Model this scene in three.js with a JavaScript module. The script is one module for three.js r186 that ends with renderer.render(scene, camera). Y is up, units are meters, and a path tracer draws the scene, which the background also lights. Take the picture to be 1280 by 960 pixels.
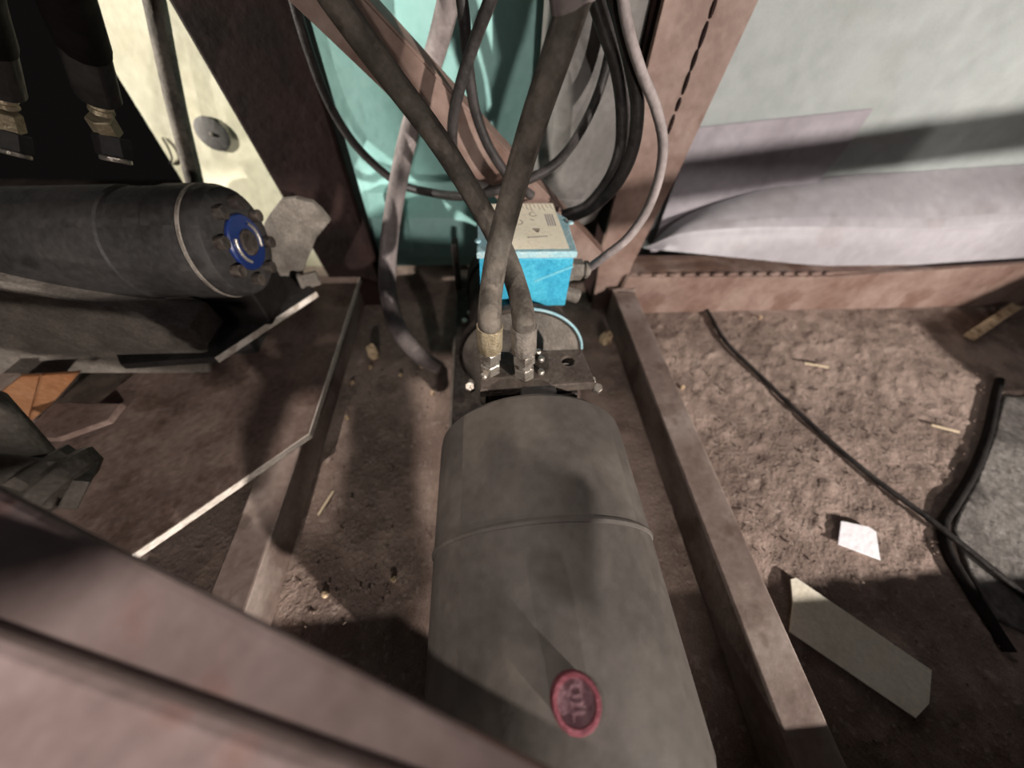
import * as THREE from 'three';
import { RoundedBoxGeometry } from 'three/addons/geometries/RoundedBoxGeometry.js';
import { mergeGeometries, mergeVertices, toCreasedNormals } from 'three/addons/utils/BufferGeometryUtils.js';
import { FontLoader } from 'three/addons/loaders/FontLoader.js';
import { RectAreaLightUniformsLib } from 'three/addons/lights/RectAreaLightUniformsLib.js';
import { TextGeometry } from 'three/addons/geometries/TextGeometry.js';

// ------------------------------------------------------------------ camera, light, exposure
const scene = new THREE.Scene();
scene.background = new THREE.Color(0.004, 0.0036, 0.0034);
const camera = new THREE.PerspectiveCamera(94.98, 1280 / 960, 0.01, 20);
camera.position.set(0, 0.57, 0);
camera.up.set(0.0320, 0.6160, -0.7870);
camera.lookAt(0.066, 0.57 - 0.787, -0.614);
camera.focus = 0.35;
camera.userData.fStop = 2.1;

const renderer = new THREE.WebGLRenderer();
renderer.toneMapping = THREE.LinearToneMapping;
renderer.toneMappingExposure = 1.12;
renderer.shadowMap.enabled = true;

function spot(color, intensity, from, to, angle, penumbra, radius) {
  const l = new THREE.SpotLight(color, intensity, 0, angle, penumbra, 2);
  l.position.set(...from); l.target.position.set(...to);
  l.castShadow = true; l.shadow.radius = radius; l.shadow.mapSize.set(2048, 2048);
  l.shadow.camera.near = 0.05; l.shadow.camera.far = 6;
  scene.add(l, l.target);
  return l;
}
// hand lamp held low behind the photographer, to the right
spot(0xfff7f0, 50, [1.85, 1.03, 1.90], [0.15, 0.2, -0.4], 0.55, 0.4, 1.6);
// second lamp farther back, almost straight behind the photographer
spot(0xfff7f0, 6, [0.15, 1.00, 1.85], [-0.1, 0.25, -0.6], 0.62, 0.4, 1.6);
// lamp straight overhead
spot(0xfff4ec, 9.5, [-0.42, 1.90, -0.08], [-0.22, 0, -0.16], 0.28, 0.9, 1.3);
// lamp beyond the left posts, falling on the cream panel
spot(0xfffaf0, 26, [-2.00, 0.72, -0.42], [-0.42, 0.36, -0.87], 0.24, 0.4, 2);
// soft fill added overhead to lift the shaded parts
RectAreaLightUniformsLib.init();
const fillLight = new THREE.RectAreaLight(0xf4f2ff, 0.5, 1.6, 1.2); fillLight.position.set(0.3, 1.9, 0.9); fillLight.lookAt(0, 0, -0.4); scene.add(fillLight);

// ------------------------------------------------------------------ helpers
let seed = 7;
const rnd = () => { seed = (seed * 1664525 + 1013904223) >>> 0; return seed / 4294967296; };
const V = (a) => new THREE.Vector3(a[0], a[1], a[2]);
function hash(x, y, s) { let h = (x * 374761393 + y * 668265263 + s * 982451653) | 0; h = Math.imul(h ^ (h >>> 13), 1274126177); return ((h ^ (h >>> 16)) >>> 0) / 4294967296; }
function vnoise(x, y, p, s) {                         // value noise, period p
  const xi = Math.floor(x), yi = Math.floor(y), fx = x - xi, fy = y - yi;
  const u = fx * fx * (3 - 2 * fx), v = fy * fy * (3 - 2 * fy), w = (k) => ((k % p) + p) % p;
  const a = hash(w(xi), w(yi), s), b = hash(w(xi + 1), w(yi), s), c = hash(w(xi), w(yi + 1), s), d = hash(w(xi + 1), w(yi + 1), s);
  return a + (b - a) * u + (c - a) * v + (a - b - c + d) * u * v;
}
function fbm(x, y, p, s, n = 5) { let t = 0, a = 0.5, q = 0; for (let i = 0; i < n; i++) { t += a * vnoise(x, y, p, s + i); q += a; x *= 2; y *= 2; p *= 2; a *= 0.5; } return t / q; }
function tex(size, metres, srgb, fn) {
  const d = new Uint8Array(size * size * 4);
  for (let y = 0; y < size; y++) for (let x = 0; x < size; x++) {
    const c = fn(x / size, y / size), i = (y * size + x) * 4;
    for (let k = 0; k < 3; k++) d[i + k] = Math.max(0, Math.min(255, c[k] ?? c[0]));
    d[i + 3] = 255;
  }
  const t = new THREE.DataTexture(d, size, size, THREE.RGBAFormat);
  t.wrapS = t.wrapT = THREE.RepeatWrapping; t.magFilter = THREE.LinearFilter; t.minFilter = THREE.LinearMipmapLinearFilter; t.generateMipmaps = true;
  t.repeat.set(1 / metres, 1 / metres); if (srgb) t.colorSpace = THREE.SRGBColorSpace; t.needsUpdate = true;
  return t;
}
const lerp = (a, b, t) => a + (b - a) * t, sm = (a, b, x) => { const t = Math.max(0, Math.min(1, (x - a) / (b - a))); return t * t * (3 - 2 * t); };
const mixc = (a, b, t) => [lerp(a[0], b[0], t), lerp(a[1], b[1], t), lerp(a[2], b[2], t)];
const hex = (h) => [(h >> 16) & 255, (h >> 8) & 255, h & 255];
// a painted or dusty surface: base colour, dust colour, dark stains, fine grain
function surface({ base, dust, stain, dustAmount = 0.5, stainAmount = 0.3, grain = 8, metres = 0.4, size = 512, rough = 0.7, metal = 0, bump = 0.0006, s = 1, spec = 0.6, extra }) {
  const B = hex(base), D = hex(dust ?? base), S = hex(stain ?? base);
  const map = tex(size, metres, true, (x, y) => {
    let c = mixc(B, D, dustAmount * sm(0.3, 0.75, fbm(x * 4, y * 4, 4, s)));
    c = mixc(c, S, stainAmount * sm(0.55, 0.72, fbm(x * 6, y * 6, 6, s + 20)));
    const g = (hash(Math.floor(x * size), Math.floor(y * size), s + 3) - 0.5) * grain + (fbm(x * 40, y * 40, 40, s + 9, 2) - 0.5) * grain * 2.2;
    return [c[0] + g, c[1] + g, c[2] + g];
  });
  const bm = tex(256, metres * 0.5, false, (x, y) => [255 * fbm(x * 16, y * 16, 16, s + 40, 4)]);
  return new THREE.MeshPhysicalMaterial({ map, bumpMap: bm, bumpScale: bump, roughness: rough, metalness: metal, specularIntensity: spec, ...extra });
}
// uv in metres, projected along the dominant axis of each face
function boxUV(g) {
  g = g.index ? g.toNonIndexed() : g;
  const p = g.attributes.position, uv = new Float32Array(p.count * 2), a = new THREE.Vector3(), b = new THREE.Vector3(), c = new THREE.Vector3();
  for (let i = 0; i < p.count; i += 3) {
    a.fromBufferAttribute(p, i); b.fromBufferAttribute(p, i + 1); c.fromBufferAttribute(p, i + 2);
    const n = b.clone().sub(a).cross(c.clone().sub(a)), ax = Math.abs(n.x), ay = Math.abs(n.y), az = Math.abs(n.z);
    [a, b, c].forEach((q, k) => {
      const t = ay >= ax && ay >= az ? [q.x, q.z] : ax >= az ? [q.z, q.y] : [q.x, q.y];
      uv[(i + k) * 2] = t[0] + 0.137; uv[(i + k) * 2 + 1] = t[1] + 0.071;
    });
  }
  g.setAttribute('uv', new THREE.BufferAttribute(uv, 2));
  return g;
}
const join = (list) => mergeGeometries(list.map((g) => { const q = g.index ? g.toNonIndexed() : g; for (const k of Object.keys(q.attributes)) if (!['position', 'normal', 'uv'].includes(k)) q.deleteAttribute(k); return q; }));
const counts = {};
function numbered(n) { const k = counts[n] = (counts[n] ?? -1) + 1; return k ? `${n}_${String(k).padStart(3, '0')}` : n; }
function thing(name, label, category, group) {
  const o = new THREE.Group(); o.name = numbered(name); o.userData = { label, category }; if (group) o.userData.group = group;
  scene.add(o); return o;
}
function part(parent, name, geo, mat, label, raw) {
  const m = new THREE.Mesh(raw ? geo : boxUV(geo), mat); m.name = name; m.castShadow = m.receiveShadow = true;
  if (label) m.userData.label = label;
  parent.add(m); return m;
}
function single(name, geo, mat, label, category, group, raw) {
  const m = part(scene, numbered(name), geo, mat, null, raw); m.userData = { label, category }; if (group) m.userData.group = group;
  return settle(m);
}
function structure(name, geo, mat, raw) { const m = part(scene, name, geo, mat, null, raw); m.userData.kind = 'structure'; return m; }
function settle(o) {                                     // move the origin to the thing's base
  const b = new THREE.Box3().setFromObject(o), x = (b.min.x + b.max.x) / 2, y = b.min.y, z = (b.min.z + b.max.z) / 2;
  o.traverse((m) => { if (m.isMesh) m.geometry.translate(-x, -y, -z); });
  o.position.set(x, y, z); return o;
}
function box(x0, x1, y0, y1, z0, z1, r = 0.002) {
  const g = new RoundedBoxGeometry(x1 - x0, y1 - y0, z1 - z0, 2, Math.min(r, (x1 - x0) / 2.1, (y1 - y0) / 2.1, (z1 - z0) / 2.1));
  return g.translate((x0 + x1) / 2, (y0 + y1) / 2, (z0 + z1) / 2);
}
function extrude(pts2, depth, bevel = 0.0012, holes = []) {
  const s = new THREE.Shape(pts2.map((p) => new THREE.Vector2(...p)));
  for (const [hx, hy, hr] of holes) { const h = new THREE.Path(); h.absarc(hx, hy, hr, 0, Math.PI * 2, true); s.holes.push(h); }
  return new THREE.ExtrudeGeometry(s, { depth: depth - 2 * bevel, bevelEnabled: true, bevelSize: bevel, bevelThickness: bevel, bevelOffset: -bevel, bevelSegments: 2, curveSegments: 24 }).translate(0, 0, bevel);
}
const slabZ = (pts, z, depth, bevel, holes) => extrude(pts.map((p) => [p[0], p[1]]), depth, bevel, holes).translate(0, 0, z - depth);           // front face at z
const slabY = (pts, y, thick, bevel, holes) => extrude(pts.map((p) => [p[0], -p[2]]), thick, bevel, holes).rotateX(-Math.PI / 2).translate(0, y - thick, 0);   // top face at y
function tube(pts, r, seg = 90, radial = 14) {
  pts = pts.slice();                                     // hoses that leave upwards run on under the machine bed
  const on = (e, n) => { const d = V(e).sub(V(n)).normalize(); d.y = Math.abs(d.y) + 0.5; d.normalize().multiplyScalar(0.14); return [e[0] + d.x, e[1] + d.y, e[2] + d.z]; };
  const A = pts[0], B = pts[pts.length - 1];
  if (A[1] > 0.5 && A[1] < 0.7) pts.unshift(on(A, pts[1]));
  if (B[1] > 0.5 && B[1] < 0.7) pts.push(on(B, pts[pts.length - 2]));
  const c = new THREE.CatmullRomCurve3(pts.map(V), false, 'centripetal');
  const t = new THREE.TubeGeometry(c, seg, r, radial, false);
  const ends = [0, 1].map((k) => { const p = c.getPoint(k), d = c.getTangent(k).multiplyScalar(k ? 1 : -1); const g = new THREE.CircleGeometry(r, radial); g.applyQuaternion(new THREE.Quaternion().setFromUnitVectors(new THREE.Vector3(0, 0, 1), d)); return g.translate(p.x, p.y, p.z); });
  return join([t, ...ends]);
}
function lathe(profile, at, dir, seg = 40) {             // profile [[r, along] ...] from a point along a direction
  const g = new THREE.LatheGeometry(profile.map((p) => new THREE.Vector2(...p)), seg);
  g.applyQuaternion(new THREE.Quaternion().setFromUnitVectors(new THREE.Vector3(0, 1, 0), V(dir).normalize()));
  return toCreasedNormals(g.translate(...at), 0.6);
}
const rod = (r, a, b, seg = 24, ch = 0.0008) => { const d = V(b).sub(V(a)), l = d.length(); return lathe([[0, 0], [r - ch, 0], [r, ch], [r, l - ch], [r - ch, l], [0, l]], a, d.toArray(), seg); };
const hexnut = (r, a, b) => rod(r, a, b, 6, 0.001);
const along = (a, b, t) => [lerp(a[0], b[0], t), lerp(a[1], b[1], t), lerp(a[2], b[2], t)];
function beamBetween(a, b, w, h, roll = 0) {             // box bar from a to b
  const d = V(b).sub(V(a)), g = new RoundedBoxGeometry(w, h, d.length(), 2, Math.min(w, h) * 0.08);
  const m = new THREE.Matrix4().lookAt(V(b), V(a), new THREE.Vector3(0, 1, 0)); g.rotateZ(roll);
  g.applyMatrix4(m); const c = V(a).add(V(b)).multiplyScalar(0.5); return g.translate(c.x, c.y, c.z);
}
function chunk(rx, ry, rz, at, turn = 0, s = 1) {        // rough broken piece
  const g = mergeVertices(new THREE.IcosahedronGeometry(1, 2).deleteAttribute('uv').deleteAttribute('normal')), p = g.attributes.position;
  for (let i = 0; i < p.count; i++) { const k = 0.78 + 0.4 * hash(i, s, 5); p.setXYZ(i, Math.sign(p.getX(i)) * Math.abs(p.getX(i)) ** 0.7 * k * rx, Math.sign(p.getY(i)) * Math.abs(p.getY(i)) ** 0.7 * k * ry, p.getZ(i) * k * rz); }
  g.rotateY(turn); const q = g.toNonIndexed(); q.computeVertexNormals(); return q.translate(...at);
}

// ------------------------------------------------------------------ materials
const brown = surface({ base: 0x69544b, dust: 0x816f66, stain: 0x51392f, dustAmount: 0.7, stainAmount: 0.45, grain: 7, rough: 0.62, s: 2, metres: 0.35 });
const shadeRustBrown = surface({ base: 0x1e1311, dust: 0x2a1c19, stain: 0x110a09, dustAmount: 0.6, stainAmount: 0.4, grain: 4, rough: 0.85, spec: 0.25, s: 5, metres: 0.3 });  // brown darkened to hold the shade of the left post; rust marks share it
const railPaint = surface({ base: 0x6c5d56, dust: 0x8d8078, stain: 0x4a3a33, dustAmount: 0.8, stainAmount: 0.35, grain: 8, rough: 0.75, spec: 0.25, s: 8, metres: 0.3 });
const nearPaint = surface({ base: 0x675855, dust: 0x7c6d6a, stain: 0x70554f, dustAmount: 0.8, stainAmount: 0.7, grain: 6, rough: 0.8, s: 11, metres: 0.3 });
const plateSteel = surface({ base: 0x54453f, dust: 0x6d5d55, stain: 0x33261f, dustAmount: 0.7, stainAmount: 0.4, grain: 9, rough: 0.7, spec: 0.25, s: 14, metres: 0.25 });
const cutEdge = surface({ base: 0xb7ada2, dust: 0xd6cec4, stain: 0x7e7064, dustAmount: 0.6, stainAmount: 0.5, grain: 16, rough: 0.6, s: 15, metres: 0.1 });
const tankMat = surface({ base: 0x45403c, dust: 0x615a53, stain: 0x302c29, dustAmount: 0.7, stainAmount: 0.3, grain: 5, rough: 0.68, spec: 0.45, s: 17, metres: 0.3, bump: 0.0003 });
const blackIron = surface({ base: 0x2a2827, dust: 0x3d3a38, stain: 0x151313, dustAmount: 0.6, stainAmount: 0.4, grain: 6, rough: 0.55, spec: 0.25, s: 20, metres: 0.2 });
const oilyIron = surface({ base: 0x312c29, dust: 0x4c443d, stain: 0x1c1614, dustAmount: 0.7, stainAmount: 0.5, grain: 10, rough: 0.6, spec: 0.25, s: 23, metres: 0.15 });
const castGrey = surface({ base: 0x5f5851, dust: 0x7c746b, stain: 0x3a312b, dustAmount: 0.6, stainAmount: 0.15, grain: 12, rough: 0.75, s: 25, metres: 0.1 });
const hoseMat = surface({ base: 0x4a453f, dust: 0x6a6259, stain: 0x322c28, dustAmount: 0.8, stainAmount: 0.4, grain: 8, rough: 0.75, spec: 0.25, s: 28, metres: 0.12 });
const blackCable = surface({ base: 0x2a2726, dust: 0x474240, stain: 0x161414, dustAmount: 0.7, stainAmount: 0.4, grain: 5, rough: 0.5, spec: 0.25, s: 31, metres: 0.12 });
const greyHose = surface({ base: 0x6b6260, dust: 0x8d8380, stain: 0x4b4340, dustAmount: 0.8, stainAmount: 0.15, grain: 8, rough: 0.7, s: 32, metres: 0.15 });
const teal = surface({ base: 0x90bdb6, dust: 0xa0c7c1, stain: 0x79a7a0, dustAmount: 0.6, stainAmount: 0.35, grain: 5, rough: 0.45, s: 34, metres: 0.5 });
const cream = surface({ base: 0xdcd6bb, dust: 0xe4dfc9, stain: 0xc3bb9c, dustAmount: 0.7, stainAmount: 0.3, grain: 7, rough: 0.6, s: 37, metres: 0.5 });
const wallMat = surface({ base: 0x878b89, dust: 0x939795, stain: 0x7a7d76, dustAmount: 0.6, stainAmount: 0.2, grain: 6, rough: 0.8, s: 40, metres: 0.9 });
const sheetMat = surface({ base: 0x7d767b, dust: 0x8a8488, stain: 0x6d666a, dustAmount: 0.6, stainAmount: 0.3, grain: 6, rough: 0.7, s: 43, metres: 0.5, extra: { side: THREE.DoubleSide } });
const foilMat = surface({ base: 0x8b878a, dust: 0x989497, stain: 0x7a7373, dustAmount: 0.6, stainAmount: 0.4, grain: 6, rough: 0.55, s: 44, metres: 0.6, extra: { side: THREE.DoubleSide } });
const ductMat = surface({ base: 0x55524f, dust: 0x6c6865, stain: 0x3a3634, dustAmount: 0.8, stainAmount: 0.4, grain: 6, rough: 0.6, s: 46, metres: 0.3 });
const boxBlue = surface({ base: 0x3390ad, dust: 0x479fb4, stain: 0x2a7f9e, dustAmount: 0.7, stainAmount: 0.5, grain: 12, rough: 0.5, s: 48, metres: 0.1 });
const lidBlue = surface({ base: 0x86aab2, dust: 0xa3b7b8, stain: 0x6e99a6, dustAmount: 0.8, stainAmount: 0.4, grain: 10, rough: 0.6, s: 50, metres: 0.08 });
const brass = surface({ base: 0x998b72, dust: 0xb3a78f, stain: 0x6a5c47, dustAmount: 0.7, stainAmount: 0.4, grain: 14, rough: 0.45, metal: 0.55, s: 52, metres: 0.05 });
const zinc = surface({ base: 0x9a9288, dust: 0xb5ada3, stain: 0x584c42, dustAmount: 0.6, stainAmount: 0.5, grain: 14, rough: 0.35, metal: 0.7, s: 54, metres: 0.05 });
const wood = surface({ base: 0xb39a7c, dust: 0xcab494, stain: 0x5d4633, dustAmount: 0.7, stainAmount: 0.6, grain: 16, rough: 0.85, s: 56, metres: 0.05 });
const orange = surface({ base: 0x7a5236, dust: 0x886448, stain: 0x7f4a28, dustAmount: 0.6, stainAmount: 0.4, grain: 9, rough: 0.7, s: 58, metres: 0.2 });
const paper = surface({ base: 0xe2dee2, dust: 0xebe8ea, stain: 0xd4cfd2, dustAmount: 0.5, stainAmount: 0.2, grain: 4, rough: 0.8, s: 60, metres: 0.2 });
const cardMat = surface({ base: 0xcdc5b3, dust: 0xd8d1c2, stain: 0xb9af9a, dustAmount: 0.5, stainAmount: 0.3, grain: 8, rough: 0.85, s: 61, metres: 0.15 });
const red = surface({ base: 0x6c2f39, dust: 0x86525a, stain: 0x4e2029, dustAmount: 0.7, stainAmount: 0.4, grain: 10, rough: 0.5, s: 63, metres: 0.04 });
const capFace = surface({ base: 0x5e3f46, dust: 0x75585d, stain: 0x44272e, dustAmount: 0.8, stainAmount: 0.4, grain: 8, rough: 0.6, s: 64, metres: 0.03 });
const bluePaint = new THREE.MeshPhysicalMaterial({ color: 0x12224f, roughness: 0.4, clearcoat: 0.3 });
const nearBlack = surface({ base: 0x141110, dust: 0x221e1b, stain: 0x0c0a09, dustAmount: 0.6, stainAmount: 0.5, grain: 4, rough: 0.7, spec: 0.25, s: 66, metres: 0.3 });  // near-black; on port hoses and motor saddle the colour carries their shade
const straw = new THREE.MeshStandardMaterial({ color: 0xb9a88d, roughness: 0.8 });
const blockMat = surface({ base: 0x4a423c, dust: 0x62584f, stain: 0x302823, dustAmount: 0.7, stainAmount: 0.3, grain: 9, rough: 0.65, spec: 0.4, s: 69, metres: 0.12 });
const scuffed = surface({ base: 0x56a0b2, dust: 0x6fb0bd, stain: 0x4596b0, s: 70, metres: 0.05, grain: 14 });
const rubber = surface({ base: 0x1d1a19, dust: 0x2b2725, stain: 0x100e0d, dustAmount: 0.6, stainAmount: 0.4, grain: 4, rough: 0.95, spec: 0.25, s: 67, metres: 0.15 });
const concrete = surface({ base: 0x5d5854, dust: 0x75706b, stain: 0x3a3532, dustAmount: 0.8, stainAmount: 0.5, grain: 18, rough: 0.9, s: 68, metres: 0.3, bump: 0.002 });

// ------------------------------------------------------------------ the setting
{
  const dirt = (() => {
    const size = 1024, map = tex(size, 0.7, true, (x, y) => {
      const a = fbm(x * 5, y * 5, 5, 101, 5), b = fbm(x * 24, y * 24, 24, 111, 4), c = fbm(x * 90, y * 90, 90, 121, 2);
      let q = mixc([108, 91, 82], [142, 123, 112], sm(0.3, 0.7, a * 0.55 + b * 0.45));
      q = mixc(q, [90, 74, 66], 0.5 * sm(0.54, 0.7, fbm(x * 9, y * 9, 9, 131, 4)));
      q = mixc(q, [152, 137, 127], 0.5 * sm(0.68, 0.82, c));
      const g = (hash(Math.floor(x * size), Math.floor(y * size), 77) - 0.5) * 34; return [q[0] + g, q[1] + g, q[2] + g];
    });
    const bm = tex(1024, 0.5, false, (x, y) => [255 * (0.4 * fbm(x * 26, y * 26, 26, 141, 5) + 0.6 * Math.pow(fbm(x * 110, y * 110, 110, 151, 3), 1.8))]);
    return new THREE.MeshStandardMaterial({ map, bumpMap: bm, bumpScale: 0.0025, roughness: 0.95 });
  })();
  const x0 = -1.7, x1 = 2.1, z0 = -1.4, z1 = 1.6, nx = 560, nz = 440, g = new THREE.PlaneGeometry(x1 - x0, z1 - z0, nx, nz).rotateX(-Math.PI / 2).translate((x0 + x1) / 2, 0, (z0 + z1) / 2);
  const p = g.attributes.position, uv = g.attributes.uv;
  for (let i = 0; i < p.count; i++) {
    const x = p.getX(i), z = p.getZ(i), rough = lerp(0.35, 1, sm(0.2, 0.34, x));
    p.setY(i, rough * (0.005 * (fbm(x * 14 + 50, z * 14 + 50, 4096, 161, 4) - 0.62) + 0.003 * sm(0.5, 0.75, fbm(x * 60 + 99, z * 60 + 99, 4096, 171, 3)) - 0.0015));
    uv.setXY(i, x + 2, z + 2);
  }
  g.computeVertexNormals();
  structure('floor', g, dirt, true);
  structure('wall_back', box(0.3, 2.1, -0.01, 1.0, -0.86, -0.82), wallMat);
}

// ------------------------------------------------------------------ the steel frame
{
  const t = thing('frame_rail', 'dusty brown box steel rail on the floor right of the dark oil tank', 'rail');
  part(t, 'box_section', beamBetween([0.3185, 0.035, -0.652], [0.3185, 0.035, 0.138], 0.053, 0.07), railPaint);
  part(t, 'weld_bead', tube([[0.2925, 0.072, -0.651], [0.31, 0.0735, -0.653], [0.33, 0.072, -0.651], [0.345, 0.0735, -0.653]], 0.0035, 20, 8), railPaint); settle(t);
}
{
  const t = thing('frame_rail', 'dusty brown box steel rail lying under the cut steel plate at left', 'rail');
  part(t, 'box_section', beamBetween([-0.319, 0.035, -0.80], [-0.319, 0.035, 0.138], 0.05, 0.07), railPaint); settle(t);
}
{
  const t = thing('cross_beam', 'brown welded steel beam under the pale wall with a crumpled sheet on it', 'beam');
  part(t, 'web', slabZ([[0.3207, 0.1046, -0.655], [0.8104, 0.0999, -0.655], [1.3699, 0.1344, -0.655], [1.62, 0.0, 0], [0.3, 0.0, 0]], -0.655, 0.012), brown);
  part(t, 'flange', slabY([[0.3303, 0.1, -0.6643], [1.64, 0.1, -0.663], [1.64, 0.1, -0.74], [0.33, 0.1, -0.74]], 0.106, 0.01), brown);
  part(t, 'lip', slabZ([[0.3653, 0.1015, -0.735], [0.9221, 0.0545, -0.735], [1.5069, 0.1026, -0.735], [1.64, 0.0, 0], [0.33, 0.0, 0]], -0.735, 0.02), brown);
  const beads = []; for (let i = 0; i < 14; i++) beads.push(new THREE.SphereGeometry(0.0042, 8, 6).scale(3.4, 1, 1).translate(0.36 + i * 0.034, 0.1075 - i * 0.0001, -0.6585));
  part(t, 'weld_bead', join(beads), brown); settle(t);
}
{
  const t = thing('frame_post', 'wide brown steel post standing right of the blue terminal box', 'post');
  part(t, 'front_plate', slabZ([[0.2462, 0.6199, -0.68], [0.3862, 0.625, -0.68], [0.3521, 0.2974, -0.68], [0.3259, 0.1227, -0.68], [0.338, 0.0, 0], [0.262, 0.0, 0], [0.2501, 0.1334, -0.68]], -0.67, 0.012), brown);
  part(t, 'side_flange', slabZ([[0.2355, 0.6219, -0.72], [0.2607, 0.6228, -0.72], [0.2801, 0.1076, -0.72], [0.272, 0.0, 0], [0.26, 0, 0], [0.2625, 0.1181, -0.72]], -0.70, 0.07), shadeRustBrown);
  const bl = []; for (let i = 0; i < 6; i++) { const q = along([0.3166, 0.5182, -0.6685], [0.3103, 0.3772, -0.6685], i / 5.4); bl.push(new THREE.SphereGeometry(0.003, 8, 6).scale(1, 3 + 2 * rnd(), 0.5).translate(...q)); }
  part(t, 'rust_mark', join(bl), shadeRustBrown, 'dark rust run on the post face'); settle(t);
}
{
  const t = thing('frame_post', 'slanted brown steel post darkened for shade between the cream panel and the teal housing', 'post');
  part(t, 'front_plate', slabZ([[-0.4101, 0.5973, -0.7], [-0.2395, 0.6035, -0.7], [-0.2402, 0.1573, -0.7], [-0.235, 0.0, 0], [-0.38, 0.0, 0], [-0.3526, 0.0864, -0.7]], -0.7, 0.05, 0.006), shadeRustBrown); settle(t);
}
{
  const t = thing('diagonal_brace', 'brown angle iron brace running diagonally across the teal housing', 'brace');
  const a = [-0.2205, 0.5664, -0.6], b = [0.2118, 0.1671, -0.6];
  part(t, 'front_flange', beamBetween(a, b, 0.008, 0.058, 0), brown);
  const up = [0, 0.028, -0.026]; part(t, 'upper_flange', beamBetween([a[0] + 0.021, a[1] + 0.019, a[2] - 0.022], [b[0] + 0.021, b[1] + 0.019, b[2] - 0.022], 0.045, 0.008, 0), brown); settle(t);
}
{
  const t = thing('near_beam', 'blurred dusty brown steel beam crossing the near left corner', 'beam');
  const a = [-0.95, 0.38, -0.392], b = [0.36, 0.38, 0.184], d = V(b).sub(V(a)).normalize(), n = [-d.z, 0, d.x];
  const off = (p, k, y) => [p[0] + n[0] * k, y, p[2] + n[2] * k];
  part(t, 'lower_flange', slabY([a, b, off(b, 0.075, 0), off(a, 0.075, 0)], 0.38, 0.012, 0.004), nearPaint);
  const e0 = [-0.1883, 0.4, -0.0202], e1 = [-0.0601, 0.4, 0.0199], ex = (k) => along(e0, e1, k);
  part(t, 'upper_flange', slabY([ex(-4.5), ex(2.6), off(b, 0.16, 0), off(a, 0.16, 0)], 0.4, 0.02, 0.005), nearPaint); settle(t);
}
single('cross_beam', box(-0.6, 1.66, 0, 0.105, 0.14, 0.2, 0.003), brown, 'low brown steel beam closing the front of the frame behind the photographer', 'beam');

{
  const t = thing('guard_rail', 'brown steel guard rail on a post at the right front of the frame', 'rail');
  part(t, 'bar', beamBetween([0.735, 0.497, 0.15], [1.9, 0.66, 0.15], 0.03, 0.054), brown);
  part(t, 'shade_plate', slabZ([[1.27, 0.235, 0], [1.274, 0.267, 0], [1.29, 0.291, 0], [1.326, 0.312, 0], [1.426, 0.323, 0], [1.484, 0.39, 0], [1.87, 0.45, 0], [1.87, 0.235, 0]], 0.155, 0.01), brown);  // unseen plate, added and outlined to shade the floor at far right
  part(t, 'upright', box(1.86, 1.92, 0, 0.68, 0.12, 0.18, 0.003), brown); settle(t);
}
{
  const t = thing('shade_panel', 'unseen brown panel added behind the photographer to shade the upper left', 'panel');  // added out of view to keep the right lamp off the upper left
  part(t, 'sheet', box(0.22, 0.61, 0.575, 1.0, 0.30, 0.32, 0.002), brown);
  part(t, 'stiffener', box(0.22, 0.61, 0.98, 1.0, 0.32, 0.36, 0.002), brown);
  part(t, 'header', box(-1.06, 1.0, 0.99, 1.04, 0.29, 0.33, 0.003), brown);
  part(t, 'upright', box(-1.06, -1.0, 0, 0.99, 0.28, 0.34, 0.003), brown); settle(t);
}
{
  const t = thing('machine_bed', 'unseen dark machine bed plate placed above the hydraulic motor to shade it', 'machine bed');  // out of view; extents set to shade the motor and plate below
  part(t, 'bed', box(-1.6, -0.36, 0.72, 0.78, -0.66, -0.16, 0.004), nearBlack);
  for (const z of [-0.62, -0.2]) part(t, 'leg', box(-1.58, -1.52, 0, 0.72, z - 0.03, z + 0.03, 0.003), nearBlack);
  part(t, 'rear_shade', box(-0.362, 0.02, 0.72, 0.78, -0.78, -0.36, 0.004), nearBlack);  // extension added to darken the floor below the teal housing
  part(t, 'shade_pipe', tube([[-0.46, 0.77, -0.19], [-0.45, 1.1, -0.10], [-0.38, 1.17, -0.085], [-0.31, 1.08, -0.09], [-0.295, 0.95, -0.11], [-0.297, 0.9, -0.16], [-0.302, 0.89, -0.22], [-0.315, 0.86, -0.28], [-0.39, 0.77, -0.30]], 0.036, 80), nearBlack); settle(t);  // unseen pipe, added to drop a shadow left of the tank
}

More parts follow.
